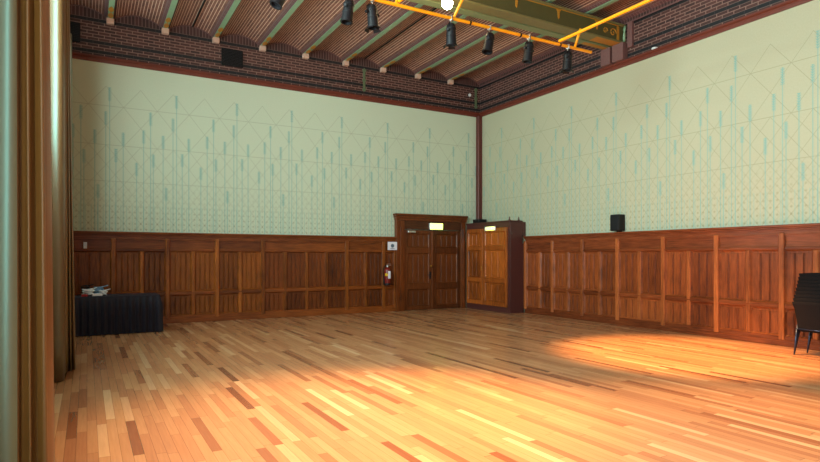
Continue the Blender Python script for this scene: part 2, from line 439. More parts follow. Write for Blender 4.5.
# ceiling beams
ORD = ['first', 'second', 'third', 'fourth', 'fifth', 'sixth', 'seventh', 'eighth', 'ninth', 'tenth']
for k, x in enumerate(reversed(BX)):
    if k > 8: break
    t = thing('ceiling_beam', 'green painted steel ceiling beam with gold end, %s counted from the corner of the walls' % ORD[k], 'beam', (x, YB, ZB), 0, 'green beams under the brick ceiling')
    m = MB().box(-.052, .052, YF-YB, -.02, 0, .016).box(-.012, .012, YF-YB, -.02, .016, .2)
    m.build('flange', M['green'], t, local=True)
    for j, yy in enumerate((-.27, -.60)):
        MB().prism([(0, yy-.16), (.05, yy-.05), (.05, yy+.05), (0, yy+.16), (-.05, yy+.05), (-.05, yy-.05)], -.004, 0.0, 'XY').build('gold_ornament', M['ochre'], t, local=True)
    s = MB().box(-.072, .072, -.12, 0, -.115, 0, .008)
    s.prism([(-.03, -.06), (0, -.03), (.03, -.06), (0, -.09)], -.124, -.118, 'XZ')
    s.build('bearing_block', M['stone'], t, local=True)

# thin conduits along two vault crowns
for x, lab in ((2.09, 'dark conduit pipe along the vault crown, nearer the curtains'), (6.40, 'dark conduit pipe along the vault crown, nearer the corner')):
    t = tag(MB().tube([(x, YF, 6.715), (x, YB-.02, 6.715)], .017, 8).build('conduit_pipe', M['black_metal'], smooth=True), lab, 'pipe', 'conduits on the brick vaults')

# the pair of girders across the room and the piers beneath
t = thing('ceiling_girder', 'olive painted steel girder with ochre ornaments across the ceiling', 'girder', (XR, 8.6, 6.09))
MB().box(XL, XR, 8.50, 8.77, 6.09, 6.125, .004).build('bottom_flange', M['olive_light'], t)
MB().box(XL, XR, 8.53, 8.56, 6.125, 6.45).build('web', M['olive'], t)
MB().box(XL, XR, 8.47, 8.77, 6.45, 6.48, .004).build('top_flange', M['olive_light'], t)
MB().box(XL, 9.95, 8.524, 8.532, 6.435, 6.45).build('ochre_line', M['ochre'], t)
x = 9.3
while x > XL+.5:
    MB().prism([(x-.07, 6.44), (x+.07, 6.44), (x+.028, 6.38), (x+.022, 6.27), (x, 6.24), (x-.022, 6.27), (x-.028, 6.38)], 8.524, 8.532, 'XZ').build('drop_ornament', M['ochre'], t)
    x -= 1.08
o = MB()
for cx_, r0 in ((9.78, .10), (9.55, .07)):
    P = [(cx_+r0*(1-a/9)*math.cos(a), 8.528, 6.27+r0*(1-a/9)*math.sin(a)) for a in [j*.45 for j in range(18)]]
    o.tube(P, .012, 6)
o.box(9.9, 9.97, 8.524, 8.532, 6.14, 6.43)
o.box(9.3, 10.0, 8.52, 8.74, 6.086, 6.09)
o.build('scroll_ornament', M['ochre'], t)
MB().tube([(10.10, 8.5, 6.125), (10.08, 8.49, 6.2), (10.09, 8.48, 6.28), (10.07, 8.48, 6.36), (10.10, 8.48, 6.45)], .03, 8).build('end_bracket', M['green'], t, smooth=True)
t = thing('ceiling_girder', 'slimmer green girder running close behind the olive ceiling girder', 'girder', (XR, 8.93, 6.09))
MB().box(XL, XR, 8.82, 9.00, 6.09, 6.12, .004).build('bottom_flange', M['girder_green'], t)
MB().box(XL, XR, 8.93, 8.95, 6.12, 6.45).build('web', M['olive'], t)
MB().box(XL, XR, 8.85, 9.00, 6.45, 6.48, .004).build('top_flange', M['girder_green'], t)
MB().box(9.3, 10.0, 8.87, 8.98, 6.086, 6.09).build('ochre_panel', M['ochre'], t)
pr = MB().box(XR-.16, XR, 8.45, 8.74, ZT, 6.09, .006)
struct(pr.build('trim_4', M['pier']), 'nearer brick pier under the girder end')
struct(MB().box(XR-.16, XR, 8.80, 9.06, ZT, 6.09, .006).build('trim_5', M['pier']), 'farther brick pier under the girder end')
struct(MB().box(XR-.07, XR, 8.29, 8.41, ZT+.24, 6.5, .006).build('trim_6', M['pier']), 'brick pilaster beside the girder end')

# things on the brick frieze
def anchor(x, y, lab):
    t = MB().box(x-.03, x+.03, y-.03, y-.005, 5.88, 6.42)
    for zz in (5.90, 6.14, 6.40): t.prism([(x-.06, zz), (x, zz-.06), (x+.06, zz), (x, zz+.06)], y-.035, y-.006, 'XZ')
    return tag(t.build('anchor_plate', M['anchor']), lab, 'wall anchor', 'iron wall anchors')
anchor(6.38, YB, 'narrow green iron anchor plate in the middle of the brick frieze')
anchor(10.0, YB, 'narrow green iron anchor plate on the brick frieze in the corner')
def vent(x0, x1, lab):
    t = thing('ventilation_grille', lab, 'grille', ((x0+x1)/2, YB, 5.95), 0, 'black grilles in the brick frieze')
    MB().box(x0, x1, YB-.05, YB, 5.95, 6.35, .006).build('casing', M['black_plastic'], t)
    f = MB()
    for k in range(11): f.box(x0+.03, x1-.03, YB-.058, YB-.049, 5.975+k*.034, 5.99+k*.034)
    f.build('louvre', M['black_metal'], t)
vent(2.73, 3.22, 'square black grille in the brick frieze between two beam ends')
vent(-.62, -.12, 'square black grille half hidden behind the curtain, on the brick frieze')
tag(MB().lathe([(.03, 0), (.045, .012), (.045, .035), (.02, .05)], (9.78, YB, 6.22), (0, -1, 0)).build('detector', M['white'], smooth=True), 'small white round detector on the back brick frieze near the corner', 'detector')
tag(MB().lathe([(.045, 0), (.06, .012), (.06, .035), (.02, .05)], (XR-.04, 7.75, ZT), (0, 0, 1)).build('detector', M['white'], smooth=True), 'small white round detector on the red moulding of the right wall', 'detector')

# ------------------------------------------------------------------ oak panelling
def frame_xf(wall):
    """local: a along the wall, d out from the wall, z up"""
    if wall == 'back': return Matrix(((1, 0, 0, 0), (0, -1, 0, YB), (0, 0, 1, 0), (0, 0, 0, 1)))
    if wall == 'right': return Matrix(((0, -1, 0, XR), (1, 0, 0, 0), (0, 0, 1, 0), (0, 0, 0, 1)))
def panel_mesh(a0, a1, z0, z1, nb, d0=.026, arch=False, wide=False):
    """field made of boards parted by stopped grooves"""
    m = MB(); m.box(a0, a1, d0-.024, d0-.020, z0, z1)
    w = a1-a0; t = .03; tt = .055
    m.box(a0, a1, d0-.020, d0, z1-tt, z1); m.box(a0, a1, d0-.020, d0, z0, z0+t)
    bw = w/nb; g = .014 if wide else .011
    for k in range(nb):
        m.box(a0+k*bw+(g if k else 0), a0+(k+1)*bw-(g if k < nb-1 else 0), d0-.020, d0, z0+t, z1-tt, .005)
    for k in range(1, nb):      # bead up the middle of each groove
        c = a0+k*bw
        m.tube([(c, d0-.006, z0+t), (c, d0-.006, z1-tt)], .005 if wide else .007, 6)
    c = .06 if arch else .035
    for s, aa in ((1, a0), (-1, a1)):
        m.prism([(aa, z1), (aa+s*c, z1), (aa, z1-c*1.2)], d0, d0+.018, 'XZ')
    # sloping bolection edge
    for s, aa in ((1, a0), (-1, a1)):
        m.prism([(aa, d0), (aa+s*.022, d0), (aa, d0+.022)], z0, z1, 'XY')
    m.prism([(d0, z0), (d0, z0+.022), (d0+.022, z0)], a0, a1, 'YZ'); m.prism([(d0, z1), (d0, z1-.022), (d0+.022, z1)], a0, a1, 'YZ')
    return m
def panelling(name, wall, spans, label, mv, mh, md=None, dark=()):
    """spans: list of (a0, a1, centres of minor stiles, major stile at a0?, a1?)"""
    root = struct_empty(name, label); xf = frame_xf(wall)
    A0, A1 = spans[0][0], spans[-1][1]
    MB().box(A0, A1, 0, .008, 0, 1.9).build('backing', mh, root, xf=xf)
    MB().box(A0, A1, 0, .13, 1.98, 2.02, .008).box(A0, A1, 0, .105, 1.955, 1.98, .006).box(A0, A1, 0, .075, 1.925, 1.955, .004).box(A0, A1, 0, .055, 1.90, 1.925).build('cap_moulding', mh, root, xf=xf)
    MB().box(A0, A1, 0, .050, 1.83, 1.90).box(A0, A1, 0, .065, 1.85, 1.87, .004).build('rail', mh, root, xf=xf)
    MB().box(A0, A1, 0, .055, .10, .165).box(A0, A1, 0, .075, 0, .10, .008).build('rail', mh, root, xf=xf)
    for i, (a0, a1, minors) in enumerate(spans):
        mm = md if (md and i in dark) else mv
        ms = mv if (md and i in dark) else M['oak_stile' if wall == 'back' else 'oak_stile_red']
        b0, b1 = a0+.045, a1-.045
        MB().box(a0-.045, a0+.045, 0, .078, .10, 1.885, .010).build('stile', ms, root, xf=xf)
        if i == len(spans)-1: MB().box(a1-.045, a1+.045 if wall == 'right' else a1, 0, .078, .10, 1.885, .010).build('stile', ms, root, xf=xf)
        # frieze panel
        MB().box(b0, b1, 0, .02, 1.66, 1.83).box(b0, b1, .02, .032, 1.66, 1.68).box(b0, b1, .02, .032, 1.81, 1.83).box(b0, b1, .018, .024, 1.735, 1.742).build('frieze_panel', mh, root, xf=xf)
        MB().box(b0, b1, 0, .062, 1.60, 1.66, .008).box(b0, b1, 0, .072, 1.625, 1.64).box(b0, b1, 0, .062, .62, .71, .010).box(b0, b1, 0, .070, .655, .675).build('rail', mh, root, xf=xf)
        cuts = [b0]+[v for c in minors for v in (c-.04, c+.04)]+[b1]
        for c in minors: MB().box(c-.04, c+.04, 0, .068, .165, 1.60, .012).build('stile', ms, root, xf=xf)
        for p, q in zip(cuts[::2], cuts[1::2]):
            nb = 4 if q-p > .3 and wall == 'back' else 3 if q-p > .3 else 2
            panel_mesh(p, q, .71, 1.60, nb, wide=wall == 'right').build('panel', mm, root, xf=xf)
            panel_mesh(p, q, .165, .62, nb, arch=True, wide=wall == 'right').build('panel', mm, root, xf=xf)
    return root
panelling('trim_7', 'back', [(-.60, .49, (-.40,)), (.49, 1.56, (1.04,)), (1.56, 2.62, (2.10,)), (2.62, 3.69, (3.15,)),
    (3.69, 5.87, (4.24, 4.79, 5.32)), (5.87, 6.94, (6.42,)), (6.94, 7.29, ())], 'oak wainscot panelling of the back wall',
    M['oak'], M['oak_h'], M['oak_dark'], (4, 5, 6))
RM = [-.32, .80, 1.92, 3.04, 4.16, 5.28, 6.42, 7.54, 8.68, 9.70, 10.69, 11.70]
Rm = [.24, 1.36, 2.48, 3.60, 4.77, 5.84, 6.98, 8.11, 9.19, 10.18, 11.16]
panelling('trim_8', 'right', [(RM[i], RM[i+1], (Rm[i],)) for i in range(11)], 'oak wainscot panelling of the right wall',
    M['oak_right'], M['oak_right_h'])

# ------------------------------------------------------------------ double door
dr = struct_empty('door_1', 'dark oak double door')
DX0, DX1, DM, DZ = 7.56, 9.42, 8.47, 2.22
YD = YB
MB().box(7.29, 7.36, YD-.13, YD, 0, 2.50, .006).box(7.36, DX0, YD-.10, YD, 0, 2.50, .006).box(7.42, 7.50, YD-.12, YD-.1, .15, 2.3, .006).build('door_frame', M['oak_dark'], dr)
MB().box(DX1, 9.58, YD-.10, YD, 0, 2.50, .006).box(DX1+.05, DX1+.12, YD-.12, YD-.1, .15, 2.3, .006).build('door_frame', M['oak_dark'], dr)
MB().box(DX0, DX1, YD-.10, YD, DZ+.02, 2.50).box(DX0, DX1, YD-.115, YD-.1, DZ+.02, DZ+.06).build('lintel', M['door_oak_h'], dr)
MB().box(7.28, 9.60, YD-.13, YD, 2.47, 2.54, .008).box(7.26, 9.61, YD-.15, YD, 2.54, 2.60, .008).box(7.24, 9.62, YD-.18, YD, 2.60, 2.655, .01).build('cornice', M['oak_dark'], dr)
def door_leaf(x0, x1, y, z0, z1, mats, parent, name, panels, lf=.09, nb=4, xf=None, th=.035):
    mv, mh = mats
    rt = MB()
    rt.box(x0, x0+lf, y-th, y, z0, z1, .003); rt.box(x1-lf, x1, y-th, y, z0, z1, .003)
    zs = [z0]+[v for p in panels for v in p]+[z1]
    for a, b in zip(zs[::2], zs[1::2]): rt.box(x0+lf, x1-lf, y-th, y, a, b, .003)
    leaf = rt.build(name, mv, parent, xf=xf)
    for a, b in panels:
        p = panel_mesh(x0+lf, x1-lf, a, b, nb, d0=.022)
        p2 = bmesh.ops.transform(p.b, matrix=Matrix(((1, 0, 0, 0), (0, -1, 0, y), (0, 0, 1, 0), (0, 0, 0, 1))), verts=p.b.verts)
        p.build('door_panel', mv, leaf, xf=xf)
    return leaf
PAN = [(.12, .58), (.74, 1.58), (1.74, 2.12)]
la = door_leaf(DX0+.005, DM-.004, YD-.02, .01, DZ, (M['door_oak'], M['door_oak_h']), dr, 'door_leaf', PAN, .11)
lb = door_leaf(DM+.004, DX1-.005, YD-.02, .01, DZ, (M['door_oak'], M['door_oak_h']), dr, 'door_leaf', PAN, .11)
MB().box(DM-.025, DM+.025, YD-.075, YD-.055, .01, DZ, .006).build('astragal', M['door_oak'], dr)
h = MB().lathe([(.012, 0), (.012, .04), (.03, .05), (.03, .075), (.012, .085)], (DM-.07, YD-.055, 1.22), (0, -1, 0)); h.build('door_knob', M['brass'], la, smooth=True)
MB().box(DM-.10, DM-.045, YD-.066, YD-.055, .86, 1.06, .004).tube([(DM-.07, YD-.06, .97), (DM-.07, YD-.11, .97), (DM-.19, YD-.11, .97)], .01, 8).build('door_handle', M['black_metal'], la)
MB().box(7.66, 7.90, YD-.12, YD-.055, 2.14, 2.20, .006).tube([(7.85, YD-.12, 2.21), (7.70, YD-.22, 2.225), (7.62, YD-.11, 2.235)], .008, 6).build('door_closer', M['steel'], la)

# lit sign above the door
t = thing('exit_sign', 'lit yellow-green exit sign on the lintel above the double door', 'exit sign', (8.54, YD-.11, 2.24))
MB().box(8.33, 8.75, YD-.17, YD-.10, 2.235, 2.42, .008).build('housing', M['white'], t)
MB().box(8.34, 8.74, YD-.185, YD-.165, 2.245, 2.41, .006).build('lit_panel', M['exit_light'], t)

# notice, extinguisher, switch on the back panelling
t = thing('notice_board_sign', 'small white square notice with a grey emblem on the panelling left of the door', 'sign', (7.18, YB-.06, 1.66))
MB().box(7.02, 7.30, YB-.14, YB-.128, 1.66, 1.88, .003).box(7.10,7.24,YB-.128,YB-.06,1.70,1.84).build('plate', M['paper'], t)
g = MB().lathe([(.05, 0), (.05, .003)], (7.16, YB-.14, 1.775), (0, -1, 0), 16).box(7.10, 7.22, YB-.143, YB-.14, 1.69, 1.705).box(7.13, 7.19, YB-.143, YB-.14, 1.735, 1.75)
g.build('emblem', M['ink'], t)

t = thing('fire_extinguisher', 'red fire extinguisher hanging on the oak panelling beside the door', 'fire extinguisher', (6.98, YB-.185, .72))
ex, ey = 6.98, YB-.185
MB().lathe([(.055, .72), (.08, .73), (.085, .76), (.085, 1.10), (.075, 1.15), (.045, 1.19), (.025, 1.20)], (ex, ey, 0)).build('cylinder', M['red_paint'], t, smooth='angle')
MB().lathe([(.088, .72), (.088, .78)], (ex, ey, 0)).build('base_ring', M['black_plastic'], t, smooth='angle')
MB().lathe([(.025, 1.20), (.035, 1.21), (.035, 1.25), (.02, 1.27)], (ex, ey, 0)).box(ex-.02, ex+.11, ey-.015, ey+.015, 1.245, 1.26).box(ex-.02, ex+.10, ey-.015, ey+.015, 1.28, 1.292).build('valve', M['steel'], t)
MB().tube([(ex-.03, ey, 1.24), (ex-.09, ey-.01, 1.23), (ex-.125, ey-.01, 1.15), (ex-.115, ey-.01, .95), (ex-.105, ey-.01, .80), (ex-.10, ey-.01, .74)], [.014]*4+[.02, .024], 8).build('hose', M['black_plastic'], t, smooth=True)
MB().box(ex-.086, ex-.03, ey-.089, ey-.03, .97, 1.04, .004).build('warning_label', M['yellow_label'], t)
MB().box(ex-.02, ex+.055, ey-.0905, ey-.05, .90, 1.10, .004).build('instruction_label', M['paper'], t)
MB().box(ex-.03, ex+.03, ey+.06, YB-.078, 1.02, 1.10).build('bracket', M['black_metal'], t)

t = thing('light_switch', 'narrow white wall switch on the panelling above the skirted table', 'switch', (-.03, YB-.02, 1.6))
MB().box(-.065, .0, YB-.055, YB-.02, 1.60, 1.79, .004).build('plate', M['white'], t)
MB().box(-.052, -.013, YB-.064, YB-.055, 1.71, 1.77, .003).build('rocker', M['steel'], t)

# ------------------------------------------------------------------ cupboard in the corner
CX0, CY0, CY1, CZ = 9.60, 11.74, 13.68, 2.40
t = thing('cupboard', 'tall oak-doored cupboard with dark red sides standing in the corner', 'cupboard', ((CX0+XR)/2, (CY0+CY1)/2, 0))
MB().box(CX0+.03, XR-.12, CY0, CY1, 0, CZ, .006).box(XR-.12, XR-.08, CY0, CY1, .0, 1.83).box(XR-.12, XR-.005, CY0, CY1, 2.03, CZ).box(CX0, CX0+.03, CY0, CY0+.07, 0, CZ).box(CX0, CX0+.03, CY1-.03, CY1, 0, CZ).box(CX0, CX0+.03, CY0+.07, CY1-.03, 0, .14).box(CX0, CX0+.03, CY0+.07, CY1-.03, 2.27, CZ).build('carcass', M['cab_red'], t)
MB().box(CX0-.03, XR-.12, CY0-.02, CY1, CZ, CZ+.035, .008).build('top', M['cab_red'], t)
for xx in (CX0+.02, XR-.22):
    MB().lathe([(.03, 0), (.03, .02), (.012, .04), (.02, .06), (.004, .10)], (xx, CY0+.03, CZ+.035), n=10).build('finial', M['cab_red'], t, smooth=True)
xfc = Matrix(((0, 1, 0, CX0), (1, 0, 0, 0), (0, 0, 1, 0), (0, 0, 0, 1)))   # local x -> world Y, local y(depth) -> world X
for (a, b) in ((CY0+.075, 12.85), (12.875, CY1-.035)):
    lf = door_leaf(a, b, 0.0, .15, 2.26, (M['cab_oak'], M['cab_oak']), t, 'door', [(.27, .78), (.90, 1.66), (1.78, 2.15)], .10, nb=3, xf=xfc, th=.03)
MB().box(CX0-.045, CX0-.028, 12.90, 12.925, 1.10, 1.22, .003).build('lock_plate', M['brass'], t)
t = thing('emergency_light', 'small lit yellow emergency light high on the right cupboard door', 'emergency light', (CX0-.04, 12.55, 2.15))
MB().box(CX0-.06, CX0-.03, 12.28, 12.74, 2.19, 2.30, .006).build('housing', M['white'], t)
MB().box(CX0-.085, CX0-.055, 12.30, 12.66, 2.20, 2.285, .012).build('lit_panel', M['exit_light2'], t)
t = thing('device_box', 'low black device on the cupboard top beside the corner post', 'device', (9.86, 13.4, CZ+.035))
MB().box(9.70, 9.98, 13.22, 13.52, CZ+.05, CZ+.15, .01).build('casing', M['black_plastic'], t)
MB().lathe([(.04, 0), (.04, .03), (.03, .035)], (9.78, 13.22, CZ+.10), (0, -1, 0), 14).build('lens', M['black_metal'], t, smooth='angle')
for xx in (9.73, 9.95):
    for yy in (13.25, 13.49): MB().box(xx-.012, xx+.012, yy-.012, yy+.012, CZ+.035, CZ+.052).build('foot', M['black_plastic'], t)

# loudspeaker on the wall above the panelling
t = thing('loudspeaker', 'small black loudspeaker standing on the panelling ledge of the right wall', 'loudspeaker', (XR-.12, 8.63, 2.03))
x0 = XR-.21
MB().box(x0, XR-.01, 8.51, 8.75, 2.045, 2.40, .012).build('cabinet', M['black_plastic'], t)
MB().box(x0-.012, x0, 8.525, 8.735, 2.06, 2.385, .004).build('grille', M['black_metal'], t)
MB().box(XR-.10, XR-.01, 8.59, 8.67, 2.02, 2.046).build('foot', M['black_metal'], t)

# ------------------------------------------------------------------ skirted table
TX0, TX1, TY0, TY1, TH = -.19, 1.24, 12.32, 13.0, .73
t = thing('skirted_table', 'long table under a black pleated skirt against the back panelling', 'table', ((TX0+TX1)/2, (TY0+TY1)/2, 0))
MB().box(TX0+.01, TX1-.01, TY0+.01, TY1-.01, TH-.03, TH).build('tabletop', M['oak_dark'], t)
for sx in (TX0+.08, TX1-.08):
    for sy in (TY0+.08, TY1-.08): MB().tube([(sx, sy, 0), (sx, sy, TH-.03)], .018, 8).build('leg', M['steel'], t, smooth=True)
b = bmesh.new()
per = []
def edge(p, q):
    L = math.hypot(q[0]-p[0], q[1]-p[1]); n = max(2, int(L/.012))
    nx, ny = (q[1]-p[1])/L, -(q[0]-p[0])/L
    for k in range(n):
        u = k/n; per.append((p[0]+(q[0]-p[0])*u, p[1]+(q[1]-p[1])*u, nx+(ny if k == 0 else 0), ny-(nx if k == 0 else 0), u*L))
edge((TX0, TY0), (TX1, TY0)); edge((TX1, TY0), (TX1, TY1)); edge((TX1, TY1), (TX0, TY1)); edge((TX0, TY1), (TX0, TY0))
H = [TH-.012, TH-.05, TH-.10, TH-.2, .4, .2, .012]; rows = []
for z in H:
    fl = (TH-z)/TH
    row = []
    for px_, py_, nx, ny, s in per:
        ph = 2*PI*s/.118
        w = (.5+.5*math.cos(ph))**1.3*(.05*min(1, fl*4+.05)) + .006*math.sin(s*23)*fl
        d = .012+.02*fl+w*.9
        row.append(b.verts.new((px_+nx*d, py_+ny*d, z)))
    rows.append(row)
n = len(per)
for A, B in zip(rows, rows[1:]):
    for k in range(n): b.faces.new((A[k], A[(k+1) % n], B[(k+1) % n], B[k]))
mb = MB(); mb.b.free(); mb.b = b
mb.build('table_skirt', M['cloth'], t, smooth=True)
MB().box(TX0-.014, TX1+.014, TY0-.014, TY1+.014, TH-.018, TH+.006, .005).build('tablecloth', M['cloth'], t)

# odds and ends on its left end
ZTb = TH+.007
def coil(x, y, r, col, lab, seed, turns=4, tilt=0):
    rnd = random.Random(seed); P = []
    for k in range(turns*14+1):
        a = 2*PI*k/14; rr = r*(1+.12*math.sin(a*.37+seed)+rnd.uniform(-.04, .04))
        P.append((x+rr*math.cos(a)*1.25, y+rr*.8*math.sin(a), ZTb+.012+.03*(k/14)+.01*abs(math.sin(a*1.3+seed))))
    P.append((P[-1][0]+.06, P[-1][1]-.04, P[-1][2]+.02))
    return tag(MB().tube(P, .0095, 6).build('cable_coil', M[col], smooth=True), lab, 'cable', 'coiled cables on the table')
coil(.02, 12.55, .075, 'white', 'white coiled cable on the skirted table, nearest the curtain', 1)
coil(.20, 12.66, .065, 'blue', 'pale blue coiled cable on the skirted table, middle of the heap', 2, 5)
coil(.27, 12.48, .05, 'white', 'white coiled cable at the right end of the heap on the skirted table', 3, 3)
coil(-.02, 12.74, .06, 'black_plastic', 'black coiled cable at the back left of the heap on the table', 5, 6)
t = thing('receiver_box', 'small silver box with pale front in the heap on the skirted table', 'box', (.17, 12.42, ZTb), .1)
MB().box(-.09, .09, -.035, .035, .0, .05, .006).build('casing', M['steel'], t, local=True)
MB().box(-.08, .08, -.038, -.034, .008, .042, .002).build('front_panel', M['white'], t, local=True)
tag(MB().prism([(-.09, 12.40), (.0, 12.38), (.02, 12.43), (-.07, 12.46)], ZTb, ZTb+.045, 'XY').build('plug_block', M['red_plastic']), 'small red block at the left front edge of the skirted table', 'plug block')
tag(MB().box(.06, .24, 12.70, 12.80, ZTb, ZTb+.07, .01).build('small_case', M['black_plastic']), 'small dark case behind the coiled cables on the skirted table', 'case')

# ------------------------------------------------------------------ stacked chairs by the right wall
def make_chair():
    """local: +x is the front, y the width, origin on the floor under the seat centre"""
    t = thing('stacking_chair', '', 'chair')
    # shell back + seat
    def sheet(rows, th, name):
        b = bmesh.new(); R = []
        for row in rows: R.append([b.verts.new(p) for p in row])
        for A, B in zip(R, R[1:]):
            for k in range(len(A)-1): b.faces.new((A[k], A[k+1], B[k+1], B[k]))
        mb = MB(); mb.b.free(); mb.b = b
        o = mb.build(name, M['chair_fabric'], t, smooth=True, local=True)
        s = o.modifiers.new('thickness', 'SOLIDIFY'); s.thickness = th; s.offset = 0
        return o
    rows = []
    for i in range(9):
        v = i/8; z = .36+.46*v
        hw = .205+.055*v+(.012 if v > .8 else 0)
        row = []
        for k in range(13):
            u = -1+k/6
            x = -.215-.085*v+.045*u*u*(.4+.6*v)
            zz = z-(.018*u*u if v > .9 else 0)
            row.append((x, hw*u, zz))
        rows.append(row)
    sheet(rows, .014, 'backrest')
    rows = []
    for i in range(7):
        v = i/6; x = -.205+.43*v
        rows.append([(x, (.215+.015*v)*(-1+k/5), .425+.012*(-1+k/5)**2-.01*math.sin(PI*v)-(.025 if v == 1 else 0)) for k in range(11)])
    sheet(rows, .032, 'seat')
    for s in (-1, 1):
        MB().tube([(-.22, s*.225, .40), (-.235, s*.235, .2), (-.255, s*.245, 0.0)], [.016, .014, .011], 8).build('leg', M['chair_leg'], t, smooth=True, local=True)
        MB().tube([(.17, s*.225, .40), (.15, s*.235, .2), (.12, s*.245, 0.0)], [.016, .014, .011], 8).build('leg', M['chair_leg'], t, smooth=True, local=True)
    MB().tube([(.20, -.225, .395), (.20, .225, .395)], .011, 8).tube([(-.22, -.225, .395), (-.22, .225, .395)], .011, 8).tube([(-.22, .225, .395), (.2, .225, .395)], .011, 8).tube([(-.22, -.225, .395), (.2, -.225, .395)], .011, 8).build('seat_frame', M['chair_leg'], t, smooth=True, local=True)
    return t
c0 = make_chair()
NCH = 9
ORDC = ['bottom', 'second', 'third', 'fourth', 'fifth', 'sixth', 'seventh', 'eighth', 'top']
for k in range(NCH):
    c = c0 if k == 0 else copy_tree(c0)
    c.location = (9.61+.024*k, 4.47, .0535*k); c.rotation_euler = (0, 0, 0)
    c['label'] = ('black woven stacking chair at the bottom of the stack by the right wall' if k == 0 else
                  'black woven stacking chair on top of the stack by the right wall' if k == NCH-1 else
                  'black woven stacking chair, %s from the floor in the stack by the right wall' % ORDC[k])
    c['category'] = 'chair'; c['group'] = 'stacked black chairs'

# ------------------------------------------------------------------ lighting pipes and lamps
PZ, PY = 5.10, 7.25
def pipe(pts, r, lab, cat='pipe'):
    return tag(MB().tube(pts, r, 12).build('lighting_pipe', M['yellow'], smooth='angle'), lab, cat, 'yellow lighting pipes')
t = thing('lighting_pipe', 'long yellow pipe across the room with the black stage lamps clamped to it', 'pipe', (4, PY, PZ), 0, 'yellow lighting pipes')
MB().tube([(-.3, PY, PZ), (7.76, PY, PZ)], .026, 12).build('tube', M['yellow'], t, smooth='angle')
for xx in (1.2, 3.35, 5.15, 6.15, 7.02): MB().tube([(xx-.015, PY, PZ), (xx+.015, PY, PZ)], .031, 12).build('coupler', M['black_metal'], t, smooth='angle')
MB().tube([(4.85, PY, PZ+.02), (5.02, PY-.06, PZ+.40), (5.48, PY-.2, 6.55)], .022, 8).build('hanger', M['yellow'], t, smooth=True)
MB().tube([(7.36, PY, PZ), (7.38, PY-.12, PZ+.30)], .022, 8).build('hanger', M['yellow'], t, smooth=True)
MB().tube([(3.86, PY, PZ+.02), (3.9, PY-.2, PZ+.6), (3.92, PY-.3, 6.5)], .022, 8).build('hanger', M['yellow'], t, smooth=True)
pipe([(7.00, PY-.01, PZ+.055), (7.00, .2, PZ+.055)], .026, 'yellow pipe running towards the camera from the right end of the lamp pipe')
pipe([(3.90, PY-.01, PZ+.055), (3.90, .2, PZ+.055)], .026, 'yellow pipe running towards the camera from the middle of the lamp pipe')

def make_lamp():
    """local origin at the pipe; hangs down, aimed along -z before tilting"""
    t = thing('stage_lamp', '', 'stage lamp')
    MB().box(-.018, .018, -.034, .034, -.045, .036, .004).tube([(0, 0, -.04), (0, 0, -.095)], .010, 8).build('clamp', M['steel'], t, local=True)
    y = MB()
    y.tube([(-.105, 0, -.23), (-.108, 0, -.15), (-.06, 0, -.095), (.06, 0, -.095), (.108, 0, -.15), (.105, 0, -.23)], .009, 6)
    y.lathe([(.024, 0), (.024, .035)], (.095, 0, -.23), (1, 0, 0), 10).lathe([(.024, 0), (.024, .035)], (-.095, 0, -.23), (-1, 0, 0), 10)
    y.build('yoke', M['black_metal'], t, local=True, smooth='angle')
    c = MB().lathe([(.035, -.02), (.055, -.035), (.072, -.06), (.078, -.10), (.086, -.105), (.086, -.125), (.078, -.13), (.080, -.22), (.086, -.225), (.086, -.24), (.082, -.245), (.088, -.37), (.096, -.375), (.096, -.395), (.070, -.395), (.066, -.33)], (0, 0, -.07), n=24)
    can = c.build('housing', M['black_metal'], t, local=True, smooth='angle')
    MB().lathe([(.066, 0), (.066, .004)], (0, 0, -.425), n=20).build('lens', M['lens'], can, local=True)
    for a in range(4):
        fr = MB()
        an = a*PI/2+.4
        m = Matrix.Rotation(an, 4, 'Z')
        sub = [(-.05, .096, -.46), (.05, .096, -.46), (.062, .125, -.495), (-.062, .125, -.495)]
        vs = [fr.b.verts.new(m @ Vector(p)) for p in sub]; ws = [fr.b.verts.new(m @ (Vector(p)+Vector((0, .006, 0)))) for p in sub]
        fr.b.faces.new(vs); fr.b.faces.new(ws[::-1])
        for k in range(4): fr.b.faces.new((vs[k], vs[(k+1) % 4], ws[(k+1) % 4], ws[k]))
        fr.build('barn_door', M['black_metal'], can, local=True)
    MB().tube([(.03, .02, -.10), (.09, .06, -.06), (.12, .05, -.01), (.07, .03, .04), (.02, .0, .04)], .006, 6).build('power_cable', M['black_plastic'], t, local=True, smooth=True)
    return t
l0 = make_lamp()
LAMPS = [(2.20, .10, -.42, 'leftmost black stage lamp on the yellow pipe, tilted, cut by the picture edge'),
         (3.12, .05, -.10, 'black stage lamp second from the left, close beside its neighbour'),
         (3.48, -.02, .06, 'black stage lamp third from the left, just below the pipe corner'),
         (4.80, .02, .10, 'black stage lamp hanging under the bare lit bulb'),
         (5.52, .06, -.22, 'black stage lamp third from the right end of the pipe'),
         (6.33, .05, -.08, 'black stage lamp second from the right end of the pipe'),
         (7.20, .04, .02, 'black stage lamp at the right end of the pipe')]
bare = []
for i, (x, rx, ry, lab) in enumerate(LAMPS):
    o = l0 if i == 0 else copy_tree(l0)
    o.location = (x, PY, PZ); o.scale = (.9, .9, .88); o['label'] = lab; o['category'] = 'stage lamp'; o['group'] = 'black stage lamps on the yellow pipe'
    R = Matrix.Translation((0, 0, -.23)) @ Matrix.Rotation(.42*rx*5, 4, 'X') @ Matrix.Rotation(-ry, 4, 'Y') @ Matrix.Translation((0, 0, .23))
    for ch in o.children:
        if ch.name.startswith('housing'):
            ch.matrix_basis = R
            if i in (0, 1, 4, 5): bare.append(ch)
    o.rotation_euler = (0, 0, .5+.3*math.sin(i*2.1))

